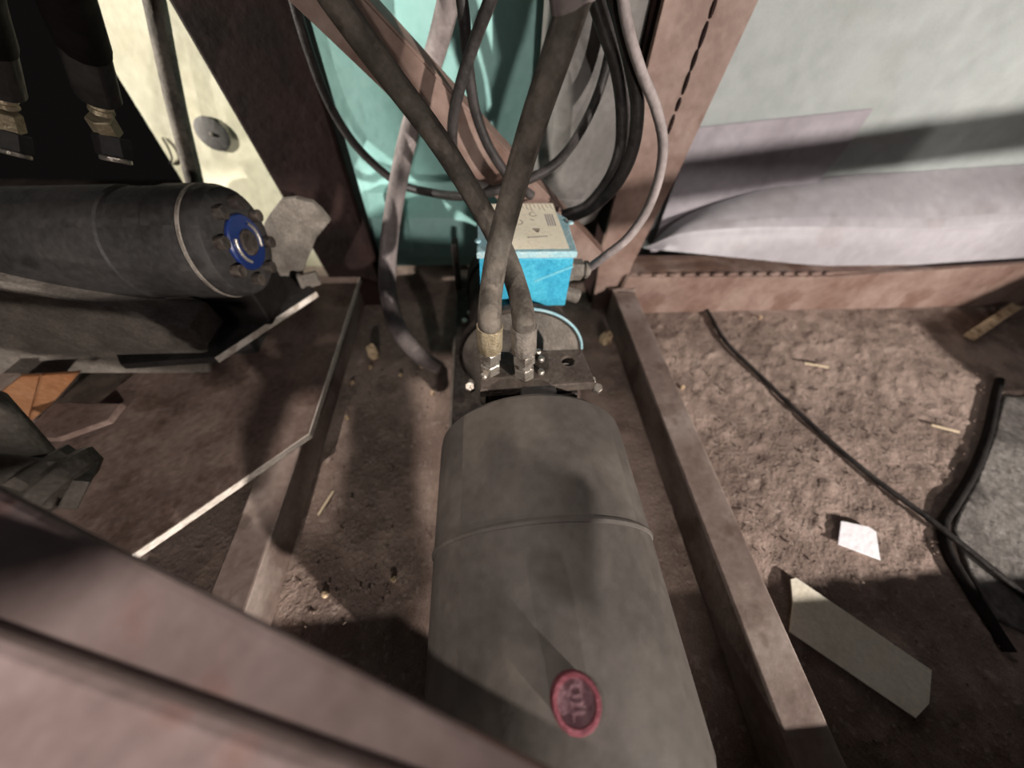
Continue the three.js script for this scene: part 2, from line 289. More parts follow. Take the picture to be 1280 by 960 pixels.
// ------------------------------------------------------------------ background machine
{
  const t = thing('machine_housing', 'teal painted machine housing behind the black hoses', 'housing');
  const prof = [[-0.93, 0.72], [-0.82, 0.72], [-0.82, 0.24], [-0.815, 0.215], [-0.795, 0.2], [-0.775, 0.18], [-0.765, 0.14], [-0.768, 0.09], [-0.785, 0.055], [-0.815, 0.04], [-0.93, 0.04]];
  const g = extrude(prof, 0.52, 0.004).rotateY(-Math.PI / 2).translate(0.22, 0, 0);
  part(t, 'body', g.rotateY(0), teal);
  part(t, 'rib', box(-0.205, -0.165, 0.1, 0.24, -0.80, -0.758, 0.012), teal); settle(t);
}
{
  const t = thing('side_panel', 'cream sheet panel with a grey rubber disc behind the black hydraulic motor', 'panel');
  part(t, 'sheet', slabZ([[-0.6168, 0.5092, -0.87], [-0.632, 0.4837, -0.87], [-0.6455, 0.4394, -0.87], [-0.6546, 0.2148, -0.87], [-0.6775, -0.0458, -0.87], [-0.4253, -0.0496, -0.87], [-0.3808, 0.516, -0.87]], -0.87, 0.01), cream);
  const c = [-0.5368, 0.3044, -0.869];
  const disc = part(t, 'disc', lathe([[0, 0], [0.029, 0], [0.03, 0.001], [0.03, 0.003], [0.028, 0.004], [0.006, 0.0036], [0, 0.0036]], c, [0, 0, 1]), ductMat, 'grey rubber disc');
  part(disc, 'screw', lathe([[0, 0], [0.004, 0], [0.004, 0.002], [0.0025, 0.004], [0, 0.0044]], [c[0], c[1], c[2] + 0.003], [0, 0, 1], 16), zinc);
  part(t, 'cut_tab', tube([[-0.6371, 0.2966, -0.868], [-0.6371, 0.2776, -0.866], [-0.643, 0.2601, -0.866], [-0.655, 0.2487, -0.868]], 0.0016, 20, 8), nearBlack); settle(t);
}
{
  const t = thing('duct_pipe', 'dark grey upright pipe with a round lower end behind the cable bundle', 'pipe');
  part(t, 'barrel', lathe([[0, 0], [0.045, 0.003], [0.066, 0.016], [0.074, 0.04], [0.075, 0.06], [0.075, 0.6]], [0.172, 0.2, -0.735], [0, 1, 0], 48), ductMat);
  part(t, 'end_rim', lathe([[0.075, 0.062], [0.0772, 0.064], [0.0772, 0.07], [0.075, 0.072]], [0.172, 0.2, -0.735], [0, 1, 0], 48), ductMat); settle(t);
}
single('loose_sheet', (() => {                                           // stiff sheet leaning at the wall
  const g = new THREE.PlaneGeometry(1, 1, 30, 16), p = g.attributes.position;
  const A = [0.4285, 0.3424, -0.815], B = [0.7825, 0.3794, -0.815], C = [0.7517, 0.2411, -0.8], D = [0.4153, 0.0838, -0.78];
  for (let i = 0; i < p.count; i++) { const u = p.getX(i) + 0.5, v = 0.5 - p.getY(i), a = along(A, B, u), b = along(D, C, u), q = along(a, b, v); p.setXYZ(i, q[0], q[1], q[2] + 0.006 * Math.sin(v * 3.1) * u); }
  g.computeVertexNormals(); const h = g.clone(); h.translate(0, 0, -0.002); const ix = h.index.array; for (let i = 0; i < ix.length; i += 3) { const k = ix[i]; ix[i] = ix[i + 1]; ix[i + 1] = k; } h.computeVertexNormals(); return join([g, h]);
})(), sheetMat, 'flat grey lilac sheet leaning on the pale wall beside the brown post', 'sheet');
single('crumpled_sheet', (() => {                                        // curved sheet slumped along the beam
  const nu = 60, nv = 30, g = new THREE.PlaneGeometry(1, 1, nu, nv), p = g.attributes.position;
  const row = (l) => new THREE.CatmullRomCurve3(l.map(V));
  const top = row([[0.3919, 0.1236, -0.75], [0.4537, 0.1765, -0.775], [0.5881, 0.2256, -0.79], [0.7713, 0.2541, -0.81], [0.998, 0.2671, -0.815], [1.2597, 0.2841, -0.815], [1.4621, 0.3008, -0.815]]);
  const mid = row([[0.3851, 0.1304, -0.742], [0.4277, 0.1811, -0.71], [0.5523, 0.2067, -0.695], [0.7285, 0.2089, -0.69], [0.9564, 0.2049, -0.69], [1.1971, 0.2296, -0.69], [1.3873, 0.2471, -0.69]]);
  const bot = row([[0.3811, 0.1234, -0.74], [0.4417, 0.1391, -0.7], [0.5953, 0.1279, -0.69], [0.8079, 0.1067, -0.69], [1.0598, 0.104, -0.69], [1.3561, 0.1097, -0.69], [1.586, 0.1209, -0.69]]);
  for (let i = 0; i < p.count; i++) {
    const u = p.getX(i) + 0.5, v = 0.5 - p.getY(i), a = top.getPoint(u), c = mid.getPoint(u), b = bot.getPoint(u);
    const q = v < 0.5 ? a.clone().lerp(c, v * 2) : c.clone().lerp(b, v * 2 - 1), k = Math.exp(-(((v - 0.5) / 0.16) ** 2));   // rounded fold along the middle
    q.lerp(a.clone().lerp(b, v < 0.5 ? 0.35 : 0.65), 0.22 * k);
    p.setXYZ(i, q.x, q.y + 0.004 * Math.sin(u * 11 + v * 3) * v * (1 - v) * 4, q.z + 0.006 * Math.sin(u * 9 + v * 4) * v * (1 - v) * 4);
  }
  g.computeVertexNormals(); const h = g.clone(); h.translate(0, -0.001, -0.002); const ix = h.index.array; for (let i = 0; i < ix.length; i += 3) { const k = ix[i]; ix[i] = ix[i + 1]; ix[i + 1] = k; } h.computeVertexNormals(); return join([g, h]);
})(), foilMat, 'curved pale grey sheet slumped along the brown beam at right', 'sheet');

// ------------------------------------------------------------------ left side: plate, hydraulic motor and its bracket
{
  const t = thing('base_plate', 'flat brown steel plate with bright cut edges lying on the left rail', 'plate');
  const pts = [[-0.2834, 0.08, -0.7018], [-0.2809, 0.08, -0.2955], [-0.4634, 0.08, -0.115], [-0.5558, 0.08, -0.1222], [-0.6531, 0.08, -0.29], [-0.5661, 0.08, -0.5678], [-0.3995, 0.08, -0.7101]];
  part(t, 'plate', slabY(pts, 0.083, 0.0125, 0.001), plateSteel);
  const edge = (a, b) => beamBetween([a[0], 0.0768, a[2]], [b[0], 0.0768, b[2]], 0.0024, 0.0118);
  part(t, 'cut_edge', edge(pts[0], pts[1]), cutEdge, 'bright cut edge'); part(t, 'cut_edge', edge(pts[1], pts[2]), cutEdge, 'bright cut edge'); settle(t);
}
{
  const t = thing('motor_bracket', 'dark steel bracket holding the black hydraulic motor above the brown plate', 'bracket');
  const pts = [[-0.3147, 0.15, -0.561], [-0.424, 0.15, -0.3984], [-0.5562, 0.15, -0.3901], [-0.7821, 0.15, -0.656], [-0.3925, 0.15, -0.6497]];
  part(t, 'shelf', slabY(pts, 0.15, 0.012, 0.001), blackIron);
  const e0 = pts[0], e1 = pts[1]; part(t, 'cut_edge', beamBetween([e0[0], 0.144, e0[2]], [e1[0], 0.144, e1[2]], 0.0022, 0.011), cutEdge, 'bright cut edge');
  part(t, 'casting', slabZ([[-0.6491, 0.2972, -0.42], [-0.5248, 0.2501, -0.42], [-0.4367, 0.2003, -0.42], [-0.4333, 0.1618, -0.42], [-0.4672, 0.0978, -0.42], [-0.8506, 0.115, -0.42]], -0.41, 0.07, 0.006), castGrey);
  part(t, 'foot', box(-0.5, -0.42, 0.08, 0.14, -0.52, -0.47), blackIron); settle(t);
}
{
  const t = thing('hydraulic_motor', 'black cylindrical hydraulic motor with a bolted end cap and blue paint mark', 'motor');
  const c = [-0.3439, 0.2826, -0.5], ax = V([-0.751, 0.27, -0.507]).sub(V(c)).normalize().toArray(), R = 0.075;
  const at = (k) => [c[0] + ax[0] * k, c[1] + ax[1] * k, c[2] + ax[2] * k];
  part(t, 'barrel', lathe([[R, 0.035], [R + 0.001, 0.04], [R + 0.001, 0.075], [R - 0.0015, 0.077], [R - 0.0015, 0.13], [R + 0.001, 0.132], [R + 0.001, 0.5], [0, 0.5]], c, ax, 64), blackIron);
  const cap = part(t, 'end_cap', lathe([[0, 0], [0.03, 0], [0.032, 0.004], [R - 0.012, 0.004], [R - 0.004, 0.008], [R, 0.018], [R, 0.033], [R - 0.001, 0.036]], c, ax, 64), blackIron);
  const q = new THREE.Quaternion().setFromUnitVectors(new THREE.Vector3(0, 0, 1), V(ax).negate());
  for (let i = 0; i < 8; i++) {
    const th = i * Math.PI / 4 + 0.3, o = new THREE.Vector3(Math.cos(th) * 0.052, Math.sin(th) * 0.052, 0).applyQuaternion(q);
    const p = [c[0] + o.x, c[1] + o.y, c[2] + o.z];
    part(cap, 'bolt', rod(0.0088, [p[0] + ax[0] * 0.006, p[1] + ax[1] * 0.006, p[2] + ax[2] * 0.006], [p[0] - ax[0] * 0.008, p[1] - ax[1] * 0.008, p[2] - ax[2] * 0.008], 16), oilyIron);
  }
  part(cap, 'paint_mark', rod(0.038, at(0.004), at(-0.003), 40, 0.002), bluePaint, 'blue paint mark');
  for (const k of [-0.7, 2.5]) { const g = new THREE.TorusGeometry(0.027, 0.0022, 8, 24, 1.5).rotateZ(k); g.applyQuaternion(q); part(cap, 'scraped_rim', g.translate(...at(-0.004)), zinc, 'bright scraped rim'); }
  part(cap, 'hub', rod(0.018, at(-0.001), at(-0.007), 32, 0.002), oilyIron);
  part(cap, 'edge', lathe([[R - 0.0005, 0.028], [R + 0.0012, 0.0295], [R + 0.0012, 0.033], [R - 0.0005, 0.0345]], c, ax, 64), castGrey, 'pale ring on the cap edge'); settle(t);  // thin pale grey ring around the cap edge
}
{
  const t = thing('lug_plate', 'rough cut light grey steel lug beside the end of the black hydraulic motor', 'lug');
  part(t, 'plate', slabZ([[-0.3591, 0.2669, -0.62], [-0.3281, 0.2919, -0.62], [-0.3029, 0.2945, -0.62], [-0.2801, 0.2882, -0.62], [-0.2717, 0.2764, -0.62], [-0.2634, 0.2559, -0.62], [-0.2962, 0.2268, -0.62], [-0.3358, 0.1774, -0.62], [-0.3594, 0.1423, -0.62], [-0.4302, 0.1303, -0.62], [-0.4076, 0.2182, -0.62]], -0.61, 0.012), castGrey);
  part(t, 'stem', box(-0.40, -0.37, 0.08, 0.13, -0.632, -0.615), castGrey); settle(t);
}
{
  const t = thing('hex_bolt', 'pale grey bolt head on the tip of the motor bracket', 'bolt');
  part(t, 'head', hexnut(0.014, [-0.3442, 0.1542, -0.585], [-0.3171, 0.1557, -0.595]), castGrey);
  part(t, 'washer', rod(0.016, [-0.3496, 0.154, -0.583], [-0.3434, 0.1535, -0.586]), castGrey); settle(t);
}
function portHose(name, label, pts, mats, withHose) {    // hose fitting standing on the hydraulic motor
  const t = thing(name, label, 'hose');
  const [b, n1, n2, c0, c1, f1, f2, top] = pts;
  part(t, 'collar', rod(0.0125, b, along(b, n1, 0.2)), zinc);
  part(t, 'adapter', hexnut(0.0145, along(b, n1, 0.2), n1), blackIron);
  part(t, 'nut', hexnut(0.0115, along(n1, n2, 0.12), n2), brass, 'brass coloured nut');
  part(t, 'ring', lathe([[0.007, 0], [0.0098, 0.003], [0.0075, 0.006], [0.0098, 0.009], [0.0075, 0.013], [0.0075, 0.035]], c0, V(c1).sub(V(c0)).toArray(), 24), brass);
  part(t, 'ferrule', rod(0.0165, c1, f1), blackIron);
  part(t, 'tube', tube([f1, f2, top], 0.018, 40), nearBlack); settle(t);  // tube coloured near-black for the shade it hangs in
}
portHose('pressure_hose', 'thick black hose with brass coloured fittings on top of the hydraulic motor', [[-0.3933, 0.4046, -0.4499], [-0.3886, 0.4256, -0.461], [-0.3834, 0.4434, -0.4573], [-0.3805, 0.4453, -0.4602], [-0.3711, 0.46, -0.4585], [-0.3449, 0.4989, -0.4482], [-0.3151, 0.5319, -0.4244], [-0.2936, 0.5524, -0.4043]]);
portHose('pressure_hose', 'thick black hose with dull fittings at the upper left edge', [[-0.5154, 0.4013, -0.4736], [-0.5093, 0.4202, -0.4863], [-0.4984, 0.439, -0.4884], [-0.4965, 0.4411, -0.4909], [-0.486, 0.4559, -0.4907], [-0.4553, 0.4938, -0.4856], [-0.4203, 0.526, -0.4672], [-0.3929, 0.5482, -0.4529]]);
single('motor_saddle', box(-0.90, -0.36, 0.15, 0.215, -0.56, -0.47, 0.004), nearBlack, 'saddle block under the hydraulic motor, blackened for the shaded gap', 'block');  // its black stands in for the shaded gap below the motor
single('grey_hose', tube([[-0.4337, 0.5139, -0.7405], [-0.4607, 0.4508, -0.7402], [-0.4879, 0.3759, -0.7309], [-0.5091, 0.3042, -0.7187], [-0.5273, 0.2331, -0.7015]], 0.0135, 60), hoseMat, 'grey hose hanging straight down in front of the cream panel', 'hose');
{
  const t = thing('orange_bracket', 'small orange painted angle bracket in the dark at the left edge', 'bracket');
  part(t, 'left_face', slabZ([[-0.7216, 0.1285, -0.36], [-0.6544, 0.1662, -0.36], [-0.629, 0.1668, -0.36], [-0.7613, 0.0467, -0.36]], -0.355, 0.006), orange);
  part(t, 'right_face', slabZ([[-0.6485, 0.1557, -0.37], [-0.5887, 0.1601, -0.37], [-0.6973, 0.0838, -0.37], [-0.7824, 0.0322, -0.37]], -0.365, 0.006), orange); settle(t);
}
single('cut_plate', slabY([[-0.6774, 0.1, -0.3175], [-0.6728, 0.1, -0.3592], [-0.5721, 0.1, -0.3533], [-0.5735, 0.1, -0.3225], [-0.6263, 0.1, -0.2936], [-0.6462, 0.1, -0.2946]], 0.1, 0.01), plateSteel, 'small grey brown plate offcut below the orange bracket', 'plate');
{
  const t = thing('pipe_elbow', 'dirty grey pipe elbow and union at the left edge above the near beam', 'pipe');
  part(t, 'pipe', tube([[-0.415, 0.3215, -0.1908], [-0.3911, 0.3077, -0.168], [-0.3771, 0.2973, -0.1535], [-0.3657, 0.2941, -0.1433]], 0.017, 40), castGrey);
  part(t, 'union', hexnut(0.027, [-0.3674, 0.2968, -0.1442], [-0.36, 0.2845, -0.139]), castGrey);
  part(t, 'flange', lathe([[0, 0], [0.03, 0], [0.032, 0.003], [0.028, 0.014], [0.02, 0.018], [0, 0.018]], [-0.3595, 0.2846, -0.1403], [0.5, -0.5, 0.2], 24), castGrey);
  part(t, 'valve_body', beamBetween([-0.379, 0.3072, -0.133], [-0.3445, 0.2805, -0.1358], 0.036, 0.03, 0.4), castGrey);
  part(t, 'locknut', hexnut(0.022, [-0.3483, 0.2781, -0.1383], [-0.341, 0.2703, -0.1397]), castGrey); settle(t);
}

// ------------------------------------------------------------------ the hydraulic power unit in the middle
const TX = 0.054, TH = 0.14;
{
  const t = thing('support_channel', 'dark oily steel base channel with a bright edge under the tank and electric motor', 'channel');
  part(t, 'base', box(-0.066, 0.13, 0, 0.012, -0.72, 0.12), oilyIron);
  part(t, 'side_flange', box(-0.069, -0.062, 0.0, 0.06, -0.72, 0.12, 0.001), castGrey, 'pale scraped side flange');
  part(t, 'saddle', box(-0.06, 0.0, 0.012, 0.10, -0.70, -0.26, 0.004), oilyIron);
  part(t, 'upright', box(-0.064, -0.052, 0.06, 0.2, -0.66, -0.63, 0.003), oilyIron);
  for (const p of [[-0.0322, 0.1, -0.5438], [-0.0429, 0.1, -0.5207], [-0.0286, 0.1, -0.4434], [-0.0269, 0.1, -0.3694]]) part(t, 'bolt', hexnut(0.007, p, [p[0], p[1] + 0.008, p[2]]), zinc); settle(t);
}
{
  const t = thing('oil_tank', 'dark grey cylindrical oil tank lying in the middle with a red filler cap', 'tank');
  const z = (k) => [TX, TH, k], R = 0.12;
  part(t, 'rear_shell', lathe([[0, 0], [0.1, 0], [0.112, 0.003], [R - 0.002, 0.010], [R - 0.001, 0.02], [R, 0.142]], z(-0.236), [0, 0, 1], 96), tankMat);
  part(t, 'seam_band', lathe([[R - 0.002, 0], [R + 0.0012, 0.0015], [R + 0.0022, 0.004], [R + 0.0012, 0.0065], [R - 0.002, 0.008]], z(-0.096), [0, 0, 1], 96), tankMat);
  part(t, 'front_shell', lathe([[R, 0], [R, 0.158], [R - 0.003, 0.170], [R - 0.009, 0.179], [R - 0.02, 0.186], [0.05, 0.191], [0, 0.192]], z(-0.09), [0, 0, 1], 96), tankMat);
  part(t, 'lug', box(0.036, 0.078, 0.238, 0.2505, -0.247, -0.232, 0.004), blackIron);
  const b = [TX - 0.006, TH + 0.112, 0.022], dir = [-0.05, 1, 0.03];
  part(t, 'filler_neck', lathe([[0.0135, 0], [0.0135, 0.02]], b, dir, 32), blackIron);
  const cap = part(t, 'filler_cap', lathe([[0.012, 0.018], [0.0145, 0.019], [0.015, 0.022], [0.015, 0.036], [0.014, 0.038], [0.0118, 0.038], [0.0112, 0.0352], [0, 0.0352]], b, dir, 48), red, 'red plastic filler cap');
  const font = await new FontLoader().loadAsync('fonts/droid/droid_sans_bold.typeface.json');
  const tg = new TextGeometry('OIL', { font, size: 0.0078, depth: 0.0016, curveSegments: 6 }); tg.computeBoundingBox();
  tg.translate(-(tg.boundingBox.max.x + tg.boundingBox.min.x) / 2, -0.0034, 0).rotateX(-Math.PI / 2).rotateY(-Math.PI / 2 + 0.02);
  tg.applyQuaternion(new THREE.Quaternion().setFromUnitVectors(new THREE.Vector3(0, 1, 0), V(dir).normalize()));
  const dn = V(dir).normalize(); tg.translate(b[0] + dn.x * 0.0351, b[1] + dn.y * 0.0351, b[2] + dn.z * 0.0351);
  part(cap, 'face', lathe([[0.0116, 0], [0.0116, 0.0004], [0, 0.0004]], [b[0] + dn.x * 0.0351, b[1] + dn.y * 0.0351, b[2] + dn.z * 0.0351], dir, 48), capFace, 'dusty dull face of the cap');
  part(cap, 'lettering', tg, capFace, 'raised letters OIL'); settle(t);
}
{
  const t = thing('valve_block', 'dark steel valve block with screws and a drilled hole between tank and motor', 'valve block');
  const N = [-0.0103, 0.245, -0.2457], M = [0.1273, 0.245, -0.2519], P = [0.1204, 0.245, -0.3073], Q = [-0.0097, 0.245, -0.3062], h = [0.0994, 0.245, -0.2874];
  part(t, 'top_plate', slabY([N, M, P, Q], 0.245, 0.014, 0.0015, [[h[0], -h[2], 0.0075]]), blockMat);
  part(t, 'body', box(0.0, 0.11, 0.012, 0.226, -0.30, -0.25, 0.003), oilyIron);
  part(t, 'bell_housing', lathe([[0.06, 0], [0.07, 0.01], [0.078, 0.05], [0.092, 0.075], [0.096, 0.09]], [TX, TH, -0.305], [0, 0, -1], 48), castGrey);
  for (const p of [[0.0629, 0.245, -0.3023], [0.0655, 0.245, -0.29], [0.0631, 0.245, -0.2693], [0.0015, 0.245, -0.2742], [-0.0054, 0.245, -0.2657]]) part(t, 'screw', lathe([[0.0045, 0], [0.0045, 0.003], [0.003, 0.005], [0, 0.0055]], p, [0, 1, 0], 16), zinc);
  for (const p of [[0.1269, 0.225, -0.2678], [0.1365, 0.215, -0.2635], [-0.0227, 0.225, -0.2638]]) part(t, 'nut', hexnut(0.0065, p, [p[0], p[1] + 0.009, p[2] + 0.003]), zinc); settle(t);
}
{
  const t = thing('electric_motor', 'dirty electric motor with a bright blue labelled terminal box on top', 'motor');
  part(t, 'housing', lathe([[0, 0], [0.083, 0], [0.085, 0.004], [0.085, 0.16], [0.09, 0.162], [0.09, 0.20], [0.08, 0.214], [0, 0.216]], [TX, TH, -0.405], [0, 0, -1], 64), oilyIron);
  part(t, 'mounting_flange', lathe([[0.082, -0.002], [0.1, -0.002], [0.102, 0], [0.102, 0.010], [0.1, 0.012], [0.082, 0.012]], [TX, TH, -0.394], [0, 0, -1], 64), oilyIron);
  part(t, 'worn_rim', new THREE.TorusGeometry(0.1008, 0.0022, 8, 40, 1.5).rotateZ(0.15).translate(TX, TH, -0.3925), lidBlue, 'worn pale blue edge of the flange');
  part(t, 'scuff', beamBetween([0.0698, 0.2648, -0.4227], [0.1215, 0.289, -0.4227], 0.0006, 0.004), scuffed, 'pale scuff across the box');
  part(t, 'foot', box(-0.02, 0.13, 0.012, 0.07, -0.58, -0.45, 0.004), oilyIron);
  const y0 = 0.219, y1 = 0.303, zf = -0.42;
  const xl = [-0.0102, 0.3125, -0.42][0], xr = [0.1237, 0.3114, -0.42][0], zb = -0.555;
  const plan = (i) => [[xl + i, 0, zf - i], [xr - i, 0, zf - i], [xr - i, 0, zb + 0.045], [xr - 0.03 - i, 0, zb + i], [xl + 0.025 + i, 0, zb + i], [xl + i, 0, zb + 0.05]];
  const tb = part(t, 'terminal_box', slabY(plan(0.003), y1, y1 - y0, 0.003), boxBlue, 'bright blue terminal box');
  part(tb, 'lid', slabY(plan(0), y1 + 0.010, 0.010, 0.002), lidBlue, 'pale worn blue lid');
  for (const p of [[0.1264, 0.313, -0.4948], [-0.0089, 0.313, -0.4462]]) part(tb, 'lid_screw', lathe([[0, 0], [0.0045, 0], [0.0045, 0.0015], [0.003, 0.003], [0, 0.0032]], p, [0, 1, 0], 16), lidBlue);
  // the printed label: illegible marks, a rough diagram and a line of small print
  const cv = document.createElement('canvas'); cv.width = 512; cv.height = 560; const k = cv.getContext('2d');
  k.fillStyle = '#efe6cf'; k.fillRect(0, 0, 512, 560);
  for (let i = 0; i < 900; i++) { k.fillStyle = `rgba(${120 + rnd() * 60 | 0},${100 + rnd() * 50 | 0},${70 + rnd() * 30 | 0},${0.04 + rnd() * 0.08})`; k.fillRect(rnd() * 512, rnd() * 560, 2 + rnd() * 26, 2 + rnd() * 10); }
  k.strokeStyle = 'rgba(80,62,50,0.85)'; k.lineWidth = 6;
  k.beginPath(); k.arc(330, 150, 26, 0.4, 5.6); k.stroke(); k.beginPath(); k.arc(210, 250, 28, -1.2, 2.2); k.stroke();
  k.beginPath(); k.moveTo(300, 215); k.lineTo(330, 230); k.stroke();
  k.fillStyle = 'rgba(95,85,100,0.75)'; for (let i = 0; i < 4; i++) k.fillRect(418 + i * 17, 150, 9, 150);
  k.fillStyle = 'rgba(75,55,45,0.85)'; k.fillRect(300, 330, 50, 14); k.beginPath(); k.moveTo(306, 350); k.lineTo(350, 350); k.lineTo(330, 378); k.fill();
  for (let i = 0; i < 9; i++) k.fillRect(250 + i * 16, 425 - i * 1.5, 10, 12);
  k.lineWidth = 5; for (let i = 0; i < 8; i++) { k.beginPath(); k.moveTo(250 + i * 32, 8); k.bezierCurveTo(270 + i * 32, 20, 250 + i * 32, 40, 268 + i * 33, 62 + (i % 3) * 22); k.stroke(); }
  const lt = new THREE.CanvasTexture(cv); lt.colorSpace = THREE.SRGBColorSpace;
  const L = [[0.0109, 0.3136, -0.4254], [0.1135, 0.3136, -0.4261], [0.1087, 0.3136, -0.5554], [0.0101, 0.3136, -0.5524]];
  const g = new THREE.BufferGeometry(), up = [0, 0.0006, 0], P = [];
  g.setAttribute('position', new THREE.Float32BufferAttribute([0, 1, 2, 0, 2, 3].flatMap((i) => L[i]), 3));
  g.setAttribute('uv', new THREE.Float32BufferAttribute([0, 0, 1, 0, 1, 1, 0, 0, 1, 1, 0, 1], 2)); g.computeVertexNormals();
  part(tb, 'label', g, new THREE.MeshStandardMaterial({ map: lt, roughness: 0.75, side: THREE.DoubleSide }), 'yellowed paper label', true);
  const gy = 0.262, gz = -0.455;
  part(t, 'cable_gland', join([rod(0.017, [xr - 0.004, gy, gz], [xr + 0.007, gy, gz], 24), hexnut(0.0155, [xr + 0.007, gy, gz], [xr + 0.022, gy, gz]), rod(0.013, [xr + 0.022, gy, gz], [xr + 0.034, gy, gz], 24, 0.004)]), castGrey, 'grey plastic cable gland');
  part(t, 'blanking_plug', rod(0.011, [xr - 0.002, 0.232, -0.44], [xr + 0.02, 0.226, -0.437], 20), castGrey); settle(t);
}

// ------------------------------------------------------------------ hoses and cables
function fittedHose(label, foot, shoulder, pts, mat, ferrule) {
  const t = thing('hydraulic_hose', label, 'hose');
  const at = (k) => along(foot, shoulder, k);
  part(t, 'adapter', hexnut(0.0125, at(-0.02), at(0.2)), zinc);
  part(t, 'collar', rod(0.0105, at(0.2), at(0.3)), zinc);
  part(t, 'nut', hexnut(0.0135, at(0.3), at(0.47)), zinc);
  part(t, 'ferrule', lathe([[0.011, 0], [0.0138, 0.002], [0.0138, 0.036], [0.0132, 0.038], [0.0122, 0.038]], at(0.47), V(shoulder).sub(V(foot)).toArray(), 32), ferrule);
  part(t, 'tube', tube([at(0.9), shoulder, ...pts], 0.0122, 140, 20), mat);
  return t;
}
settle(fittedHose('thick black hose from the right fitting of the valve block rising to the upper left', [0.0426, 0.245, -0.2676], [0.0379, 0.3268, -0.27], [[0.0361, 0.3251, -0.3206], [0.0222, 0.3461, -0.3664], [-0.0035, 0.3783, -0.4071], [-0.0435, 0.4315, -0.4365], [-0.083, 0.4817, -0.4438], [-0.1064, 0.5187, -0.4342], [-0.1222, 0.5451, -0.4324]], hoseMat, castGrey));
{
  const t = fittedHose('thick black hose from the left fitting of the valve block rising to the upper right', [0.0025, 0.245, -0.2767], [0.0029, 0.3299, -0.27], [[0.0056, 0.3366, -0.3062], [0.0133, 0.3694, -0.3283], [0.0289, 0.4178, -0.3524], [0.0465, 0.4721, -0.3642], [0.0619, 0.5146, -0.3708], [0.071, 0.5387, -0.3771], [0.0779, 0.5572, -0.3819]], hoseMat, brass);
  part(t, 'sleeve', tube([[0.0702, 0.5363, -0.377], [0.0735, 0.5459, -0.3782], [0.0779, 0.5572, -0.3819]], 0.0142, 20), greyHose); settle(t);
}
single('grey_hose', tube([[-0.0279, 0.5367, -0.6586], [-0.0455, 0.4934, -0.6741], [-0.0703, 0.4464, -0.6854], [-0.1125, 0.3721, -0.6672], [-0.1458, 0.2912, -0.6141], [-0.1622, 0.2349, -0.5631], [-0.1676, 0.185, -0.5092], [-0.1525, 0.1438, -0.4594], [-0.1206, 0.12, -0.4241], [-0.1028, 0.014, -0.4839]], 0.0145, 120), greyHose, 'dusty grey hose dropping behind the brace to the floor left of the motor', 'hose');
single('black_cable', tube([[-0.2254, 0.5245, -0.6611], [-0.2314, 0.4658, -0.6738], [-0.2285, 0.402, -0.6835], [-0.2081, 0.3449, -0.69], [-0.1519, 0.295, -0.6755], [-0.0854, 0.297, -0.6279], [-0.0163, 0.3241, -0.558], [0.0438, 0.3404, -0.5526], [0.1027, 0.3624, -0.5643], [0.1468, 0.3929, -0.6079], [0.1723, 0.4442, -0.6299], [0.1773, 0.5102, -0.6381], [0.1736, 0.5437, -0.6362]], 0.0068, 160), blackCable, 'thin black cable sagging in one wide loop across the teal housing', 'cable');
single('black_cable', tube([[-0.0171, 0.5419, -0.559], [-0.0142, 0.5135, -0.557], [-0.0119, 0.4698, -0.561], [-0.0062, 0.4289, -0.5625], [0.0116, 0.3863, -0.5605], [0.0437, 0.3471, -0.5553], [0.0762, 0.3211, -0.5627]], 0.0068, 90), blackCable, 'thin black cable dropping to the lower right in front of the brace', 'cable');
single('black_cable', tube([[0.023, 0.5446, -0.5289], [0.0141, 0.5284, -0.5282], [-0.0029, 0.4977, -0.5351], [-0.024, 0.4536, -0.537], [-0.0351, 0.4189, -0.5381], [-0.0364, 0.3839, -0.5375], [-0.0171, 0.35, -0.5472], [0.0144, 0.3261, -0.5698]], 0.0068, 90), blackCable, 'thin black cable crossing down left in front of the brace', 'cable');
single('black_cable', tube([[0.1234, 0.5447, -0.5866], [0.1454, 0.5089, -0.5789], [0.1696, 0.4724, -0.5672], [0.1848, 0.4315, -0.5538], [0.1896, 0.3901, -0.5401], [0.1812, 0.3509, -0.5397], [0.158, 0.3148, -0.5425], [0.1306, 0.2928, -0.5619]], 0.0075, 110), blackCable, 'innermost black cable of the bundle hanging before the grey pipe', 'cable');
single('black_cable', tube([[0.1414, 0.5464, -0.562], [0.1604, 0.5151, -0.5547], [0.1817, 0.477, -0.5429], [0.1962, 0.4417, -0.5305], [0.2022, 0.395, -0.5259], [0.1931, 0.3564, -0.5264], [0.1697, 0.3162, -0.5396], [0.1397, 0.2895, -0.558]], 0.0085, 110), blackCable, 'outermost thick black cable of the bundle hanging before the grey pipe', 'cable');
single('black_cable', tube([[0.1389, 0.5443, -0.6037], [0.1646, 0.5008, -0.5937], [0.1899, 0.4511, -0.5781], [0.2033, 0.4113, -0.5638], [0.2068, 0.3615, -0.5574], [0.1856, 0.3215, -0.5599], [0.1564, 0.2885, -0.5761]], 0.0075, 110), blackCable, 'middle black cable of the bundle hanging before the grey pipe', 'cable');
single('power_cable', tube([[0.1473, 0.5477, -0.5398], [0.1621, 0.5144, -0.5331], [0.1838, 0.4809, -0.5214], [0.2092, 0.4483, -0.505], [0.2249, 0.4163, -0.4893], [0.2275, 0.3803, -0.4753], [0.2185, 0.3419, -0.4624], [0.1972, 0.312, -0.4501], [0.1727, 0.2933, -0.4428], [[0.1237, 0.3114, -0.42][0] + 0.03, 0.262, -0.455]], 0.0062, 130), greyHose, 'grey power cable curving from the cable gland up the brown post', 'cable');

